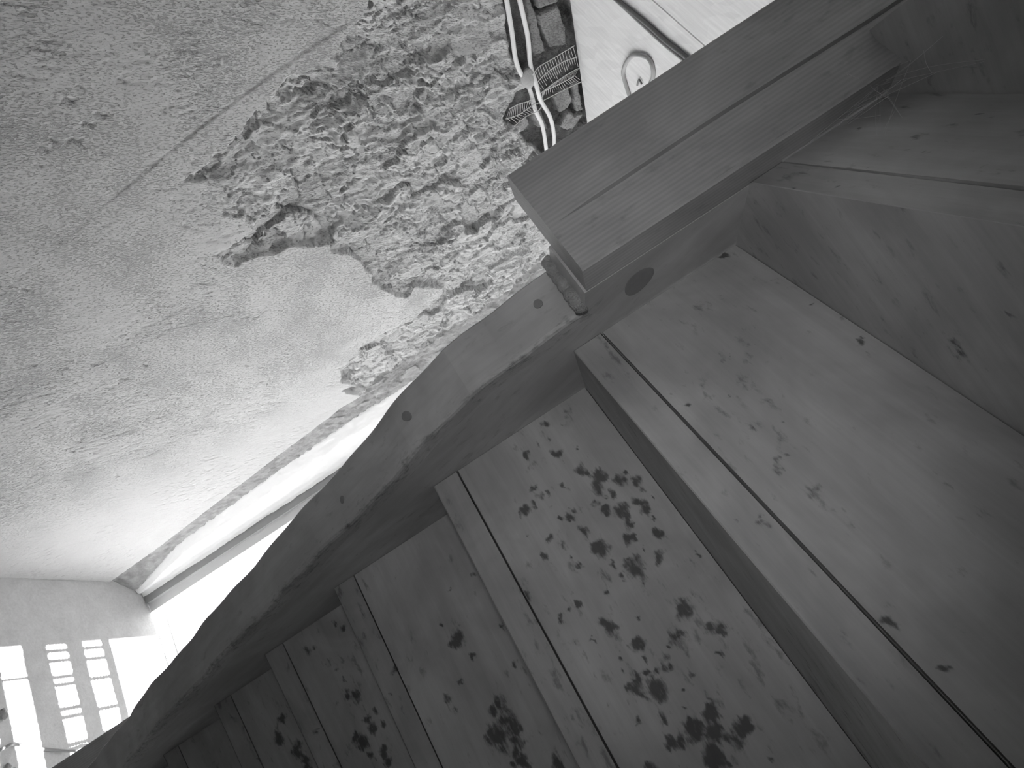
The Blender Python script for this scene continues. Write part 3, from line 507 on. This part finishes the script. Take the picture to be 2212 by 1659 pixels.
# newel post: two glued leaves with a fine open joint between them
def newel(name, x0, x1, y0, y1, z0, z1, joint=None, parent=stair, bev=.0025):
    b = Brd(); zs = np.linspace(z0, z1, 60)
    def face(pa, pb, uo):
        for i in range(len(zs) - 1):
            for (p, q, u0, u1) in ((pa, pb, 0, math.dist(pa, pb)),):
                b.poly([(p[0], p[1], zs[i]), (q[0], q[1], zs[i]), (q[0], q[1], zs[i + 1]), (p[0], p[1], zs[i + 1])], [(zs[i], u0 + uo), (zs[i], u1 + uo), (zs[i + 1], u1 + uo), (zs[i + 1], u0 + uo)])
    ring = [(x0 + bev, y0), None, (x1 - bev, y0), (x1, y0 + bev), (x1, y1), (x0, y1), (x0, y0 + bev)]
    if joint:
        # front face as rows, groove position varies with height
        jz = [p[2] for p in joint]; jx = [p[0] for p in joint]
        for i in range(len(zs) - 1):
            za, zb_ = zs[i], zs[i + 1]
            def prof(z):
                j = float(np.interp(z, jz, jx)); g = .0016 * min(1, max(0, (z - joint[0][2]) / .03)) if z > joint[0][2] else 0
                return [(x0 + bev, y0), (j - g - .0002, y0), (j, y0 + g * 8), (j + g + .0002, y0), (x1 - bev, y0)]
            A, Bp = prof(za), prof(zb_); u = [0, .05, .052, .054, .11]
            for m_ in range(4):
                b.poly([(*A[m_], za), (*A[m_ + 1], za), (*Bp[m_ + 1], zb_), (*Bp[m_], zb_)], [(za, A[m_][0]), (za, A[m_ + 1][0]), (zb_, Bp[m_ + 1][0]), (zb_, Bp[m_][0])])
    else: face((x0 + bev, y0), (x1 - bev, y0), 0)
    r = [(x1 - bev, y0), (x1, y0 + bev), (x1, y1), (x0, y1), (x0, y0 + bev), (x0 + bev, y0)]
    for i in range(5): face(r[i], r[i + 1], .2 + i * .1)
    cap = [(x0 + bev, y0), (x1 - bev, y0), (x1, y0 + bev), (x1, y1), (x0, y1), (x0, y0 + bev)]
    b.poly([(*c, z0) for c in cap]); b.poly([(*c, z1) for c in cap])
    o = b.build(name, M_newel); adopt(o, parent); return o
newel('newel_post', -.335, -.2202, .41, .4445, ZO + .092, 2.369, joint=D['crack'])
newel('newel_post', -.362, -.277, 1.216, 1.30, 0, ZO - .45)
# inner stringer: sawn lower edge follows the winders
SZ = [.086, .06, .03, -.003, -.035, -.071, -.11, -.154, -.20, -.246, -.31, -.378, -.46, -.54, -.626, -.72, -.82, -.95, -1.1, -1.3, -1.5, -1.769]
SY = [.476, .477, .481, .484, .492, .510, .530, .556, .582, .608, .641, .678, .724, .770, .818, .874, .940, 1.02, 1.10, 1.20, 1.29, 1.40]
def wob_(z): return (.0025 * math.sin(z * 31 + 1) + .0015 * math.sin(z * 77)) * (z < .05) * min(1, (.05 - z) / .05)
def stringer():
    b = Brd(); zz = np.concatenate([np.linspace(.086, -.9, 90), np.linspace(-.95, -1.769, 12)]); yy = np.interp(-zz, -np.array(SZ), SY)
    yy = yy + np.array([wob_(z) for z in zz])
    s = np.concatenate([[0], np.cumsum(np.hypot(np.diff(zz), np.diff(yy)))])
    xi, xo, e = -.2200, -.2755, .004
    prof = [(xi, .024), (xi, e), (xi - e * .3, e * .3), (xi - e, 0), (xi - .02, 0), (xo + .02, 0), (xo + .002, 0), (xo, .002), (xo, .055)]
    pu = [.335, .355, .357, .36, .376, .396, .414, .416, .47]
    rows = []
    for z, y, ss in zip(zz, yy, s):
        # inward normal of the edge (towards larger y, larger z)
        rows.append([(x, y + d_ * .85, ZO + z + d_ * .5) for x, d_ in prof])
    for i in range(len(rows) - 1):
        for m_ in range(len(prof) - 1):
            sm_ = [.34, .50, .50, .34, .12, 0, 0, 0, 0, 0]; b.poly([rows[i][m_], rows[i][m_ + 1], rows[i + 1][m_ + 1], rows[i + 1][m_]], [(s[i], pu[m_]), (s[i], pu[m_ + 1]), (s[i + 1], pu[m_ + 1]), (s[i + 1], pu[m_])], [sm_[m_], sm_[m_ + 1], sm_[m_ + 1], sm_[m_]])
    # body behind: inner and outer faces up to the top edge
    n = len(rows)
    up_y = lambda y, z: (y + .27, z + .10)
    tops = [up_y(y, z) for y, z in zip(yy, zz)]
    for i in range(n - 1):
        for c0, x in ((0, xi), (len(prof) - 1, xo)):
            a, q = rows[i][c0], rows[i + 1][c0]; ta, tb = tops[i], tops[i + 1]
            K = 10
            for k in range(K):
                f0, f1 = k / K, (k + 1) / K
                P = [(x, a[1] + (ta[0] - a[1]) * f0, a[2] + (ZO + ta[1] - a[2]) * f0), (x, q[1] + (tb[0] - q[1]) * f0, q[2] + (ZO + tb[1] - q[2]) * f0), (x, q[1] + (tb[0] - q[1]) * f1, q[2] + (ZO + tb[1] - q[2]) * f1), (x, a[1] + (ta[0] - a[1]) * f1, a[2] + (ZO + ta[1] - a[2]) * f1)]
                # grain runs with the slope of the board
                b.poly(P, [(p[1] * .45 - p[2] * .89, p[1] * .89 + p[2] * .45) for p in P])
        ta, tb = tops[i], tops[i + 1]
        b.poly([(xi, ta[0], ZO + ta[1]), (xi, tb[0], ZO + tb[1]), (xo, tb[0], ZO + tb[1]), (xo, ta[0], ZO + ta[1])])
    # head of the stringer behind the newel, rising past the next treads
    z0 = ZO + .086
    hd = [(.4455, z0 + .004), (.4765, z0 + .0004), (rows[0][0][1], rows[0][0][2]), (tops[0][0], ZO + tops[0][1]), (.62, ZO + .55), (.4455, ZO + .55)]
    for x in (xi, xo): b.poly([(x, y, z) for y, z in hd], [(y * .45 - z * .89, y * .89 + z * .45) for y, z in hd])
    for i in range(6):
        p, q = hd[i], hd[(i + 1) % 6]
        if i != 2: b.poly([(xi, *p), (xo, *p), (xo, *q), (xi, *q)], [(p[0], 0), (p[0], .05), (q[0], .05), (q[0], 0)])
    o = b.build('stringer', M_string); adopt(o, stair); return o
bpy.context.view_layer.update()
STR = stringer()
# pegs and knots in the stringer and under its edge
def disc(name, c, nrm, ra, rb, ang, mat, th=.0012):
    c = Vector(c); nrm = Vector(nrm).normalized(); a = nrm.orthogonal().normalized(); bb = nrm.cross(a)
    a2 = a * math.cos(ang) + bb * math.sin(ang); b2 = nrm.cross(a2); V = []; n = 28
    for off, k in ((-.002, 1), (th * .6, 1), (th, .9)):
        for i in range(n): t = 2 * PI * i / n; w_ = 1 + .04 * math.sin(3 * t + ra * 900); V.append(c + nrm * off + (a2 * ra * math.cos(t) + b2 * rb * math.sin(t)) * k * w_)
    F = [tuple(range(n))[::-1], tuple(range(2 * n, 3 * n))] + [(l * n + i, l * n + (i + 1) % n, (l + 1) * n + (i + 1) % n, (l + 1) * n + i) for l in (0, 1) for i in range(n)]
    me = mesh(name, V, F); fixn(me); o = link(name, me, mat, STR); return o
pa = Vector(D['plug_inner'][0]); pb1, pb2 = Vector(D['plug_inner'][1]), Vector(D['plug_inner'][2]); dv = pb1 - pb2
ref = Vector((1, 0, 0)).orthogonal().normalized(); r2 = Vector((1, 0, 0)).cross(ref)
disc('wood_plug', (-.2200, pa.y, pa.z), (1, 0, 0), dv.length / 2 * 1.02, (Vector(D['plug_inner'][3]) - Vector(D['plug_inner'][4])).length / 2, math.atan2(dv.dot(r2), dv.dot(ref)), M_knot, .0004)['label'] = 'dark oval plug in the pale board'
def under(z, x, r, rb=None):
    y = float(np.interp(-z, [-q for q in SZ], SY)); y2 = float(np.interp(-(z - .02), [-q for q in SZ], SY)); t = Vector((0, y2 - y, -.02)).normalized(); nn = Vector((0, t.z, -t.y))
    if nn.y > 0: nn = -nn
    disc('wood_plug', Vector((x, y + wob_(z), ZO + z)) + nn * .0006, nn, r, rb or r, 0, M_knot, .0008)['label'] = 'dark round plug'
under(.058, -.252, .0042); under(-.100, -.252, .0062, .0048); under(-.216, -.247, .0028, .0042)
# ================================================================ mortar squeezed out between newel foot and stringer
def mortar():
    bm = bmesh.new(); n = 26; 
    P = [Vector((-.281 + .061 * i / (n - 1), .4675 + .0012 * math.sin(i * .9) + .004 * max(0, i - 20) / 5, ZO + .0845 + .0008 * math.sin(i * 1.7))) for i in range(n)]
    V, F = tube(P, lambda t: .0050 + .0018 * t * t + .0004 * math.sin(t * 37) , 12)
    V = [Vector(v) for v in V]
    for v in V:
        q = (math.sin(v.x * 410) + math.sin(v.z * 620 + v.x * 230)) * .00035; v.z += q; v.y += q
    me = mesh('mortar_bead', V, F, True); fixn(me)
    bm_ = link('mortar_bead', me, M_mortar, label='crumbly mortar bead squeezed out under the foot of the upper newel post', category='mortar')
mortar()
# ================================================================ conduits, lath, cables
for nm, key, lab in (('conduit', 'condA', 'pale plastic conduit along the wall chase, the one nearer the broken plaster'), ('conduit', 'condB', 'pale plastic conduit along the wall chase, the one nearer the board ceiling')):
    pts = [(WX - .004 + (.012 if 4 < i < 7 and key == 'condB' else 0), y, z) for i, (y, z) in enumerate(D[key])]
    q0, q1 = pts[-2], pts[-1]; pts.append((q1[0] - .012, q1[1] + .10, q1[2] - .002)); pts.append((q1[0] - .03, q1[1] + .20, q1[2])); p0, p1 = pts[0], pts[1]; ext = [(p0[0], p0[1] - (p1[1] - p0[1]) * 8, p0[2] + .0)]
    V, F = tube(ext + pts, .0056, 14); link(nm, mesh(nm, V, F, True), M_pipe, label=lab, category='conduit', group='pale conduits in the wall chase')
def lath():
    root = thing('rib_lath', 'torn strip of galvanised ribbed metal lath crossing the conduits below the board ceiling', 'metal lath', (WX + .01, 1.2, 2.25))
    R_ = [[Vector((WX + .004 + .006 * math.sin(i * 1.3 + j), y, z)) for i, (y, z) in enumerate(r)] for j, r in enumerate(D['ribs'])]
    for r in R_:
        o = link('rib', tubes('rib', [r], .0011, 6), M_lath); adopt(o, root)
    def samp(r, t):
        Lh = [0]
        for i in range(len(r) - 1): Lh.append(Lh[-1] + (r[i + 1] - r[i]).length)
        q = t * Lh[-1]
        for i in range(len(r) - 1):
            if q <= Lh[i + 1] + 1e-9: return r[i].lerp(r[i + 1], (q - Lh[i]) / max(1e-9, Lh[i + 1] - Lh[i]))
        return r[-1]
    V, F = [], []
    for a, b, n in ((0, 1, 18), (1, 2, 22), (2, 3, 26), (3, 4, 20), (5, 6, 16), (6, 7, 12)):
        for i in range(n):
            t = (i + .5) / n; p = samp(R_[a], t); q = samp(R_[b], min(1, max(0, t + random.uniform(-.01, .01))))
            if (a, b) in ((1, 2), (3, 4), (6, 7)) : q = p.lerp(q, random.uniform(.35, 1)) 
            v, f = tube([p, (p + q) / 2 + Vector((-.001, 0, 0)), q], .0006, 5); k = len(V); V += v; F += [tuple(x + k for x in g) for g in f]
    o = link('mesh_strands', mesh('mesh_strands', V, F, True), M_lath); adopt(o, root)
lath()
# plaster dabs holding conduits to the lath
def blob(name, c, r, seed, mat, sq=(1, 1, 1), sub=3, amp=.35, **props):
    bm = bmesh.new(); bmesh.ops.create_icosphere(bm, subdivisions=sub, radius=1)
    for v in bm.verts:
        p = v.co.copy(); n = math.sin(p.x * 3.1 + seed) * math.cos(p.y * 2.7 + seed * 2) + .5 * math.sin(p.z * 6.3 + seed) * math.cos(p.x * 7.1); v.co = Vector((p.x * sq[0], p.y * sq[1], p.z * sq[2])) * r * (1 + amp * n * .5)
    me = bpy.data.meshes.new(name); bm.to_mesh(me); bm.free(); me.polygons.foreach_set('use_smooth', [True] * len(me.polygons))
    o = link(name, me, mat, **props); o.location = c; return o
M_dab = simple('plaster_dab', .50, .12, 60, .9, .9, .004)
blob('plaster_dab', (WX - .002, D['condA'][5][0] - .02, D['condA'][5][1] + .004), .026, 1.3, M_dab, (.45, 1, .8), label='dab of plaster over the two conduits above the lath crossing', category='plaster')
# ceiling cables
cb = D['ceil']['cab']; cb = [tuple(c) for c in cb] + [(cb[-1][0] + .35, cb[-1][1] + .01), (cb[-1][0] + .75, cb[-1][1] - .01)]
for i, off in enumerate((0, .011)):
    pts = [(x, y + off * (1 if j > 1 else .3) , 2.3655) for j, (x, y) in enumerate(cb)]
    V, F = tube(pts, .0042 if i == 0 else .003, 10); link('ceiling_cable', mesh('ceiling_cable', V, F, True), M_cable if i == 0 else M_cable2, label=['thicker dark cable fixed straight across the strand board ceiling', 'thinner grey cable beside the dark one on the strand board ceiling'][i], category='cable', group='cables on the board ceiling')
rg = D['ceil']['ring']; pts = [(x, y, 2.366) for x, y in rg]
cx_ = sum(p[0] for p in pts) / len(pts); cy_ = sum(p[1] for p in pts) / len(pts)
V, F = tube([(pts[0][0] + .03, pts[0][1] + .06, 2.366)] + pts + [(pts[-1][0] + .02, pts[-1][1] + .05, 2.366)], .0046, 12)
link('cable_loop', mesh('cable_loop', V, F, True), M_cable2, label='grey loop of cable hanging flat against the board ceiling beside the newel post', category='cable')
hk = D['ceil']['hook']; V, F = tube([(x, y, 2.366) for x, y in hk], .0022, 8)
link('wire_hook', mesh('wire_hook', V, F, True), M_cable, label='small dark bent wire inside the cable loop on the ceiling', category='wire')
# floor cable and rubble
fc = D['floorc']; V, F = tube([(x, y, .010 + .01 * math.sin(i)) for i, (x, y) in enumerate(fc)], .0045, 8)
link('floor_cable', mesh('floor_cable', V, F, True), M_cable, label='dark cable curving over the floor beside the rubble', category='cable')
rub = thing('rubble_heap', 'x', 'rubble'); bpy.data.objects.remove(rub)

for i in range(9):
    y = 1.50 + random.random() * .14; x = -.70 + random.random() * .24; r = random.uniform(.007, .018)
    blob('rubble_stone', (x, y, r * .45), r, i * 1.7, M_rubble, (1, random.uniform(.6, 1), random.uniform(.4, .7)), 2, .6, label='broken lump of rubble on the floor under the dark cable', category='rubble', group='rubble lumps on the floor')
# ================================================================ cobweb between newel post and top treads
def web():
    A = Vector((-.2205, .424, ZO + .368)); paths = []
    ends = [Vector((-.221, .470, ZO + .30)), Vector((-.2215, .447, ZO + .285)), Vector((-.178, .405, ZO + .342)), Vector((-.150, .402, ZO + .300)), Vector((-.165, .372, ZO + .381)), Vector((-.20, .375, ZO + .381)), Vector((-.235, .4075, ZO + .345)), Vector((-.2215, .455, ZO + .27))]
    rnd = random.Random(3)
    for e_ in ends:
        for k in range(2):
            j = Vector((rnd.uniform(-.002, .002), rnd.uniform(-.002, .002), rnd.uniform(-.002, .002))); m = (A + e_) / 2 + j * 2 + Vector((0, -.001, -.002)); paths.append([A + j, m, e_ + j * .5])
    for k in range(14):
        a, b = rnd.sample(ends, 2); t = rnd.uniform(.2, .8); u = rnd.uniform(.2, .8); p = A.lerp(a, t); q = A.lerp(b, u); paths.append([p, (p + q) / 2 + Vector((0, 0, -.0015)), q])
    link('cobweb', tubes('cobweb', paths, .00014, 4), M_web, label='thin cobweb strands between newel post and uppermost tread', category='cobweb')
web()
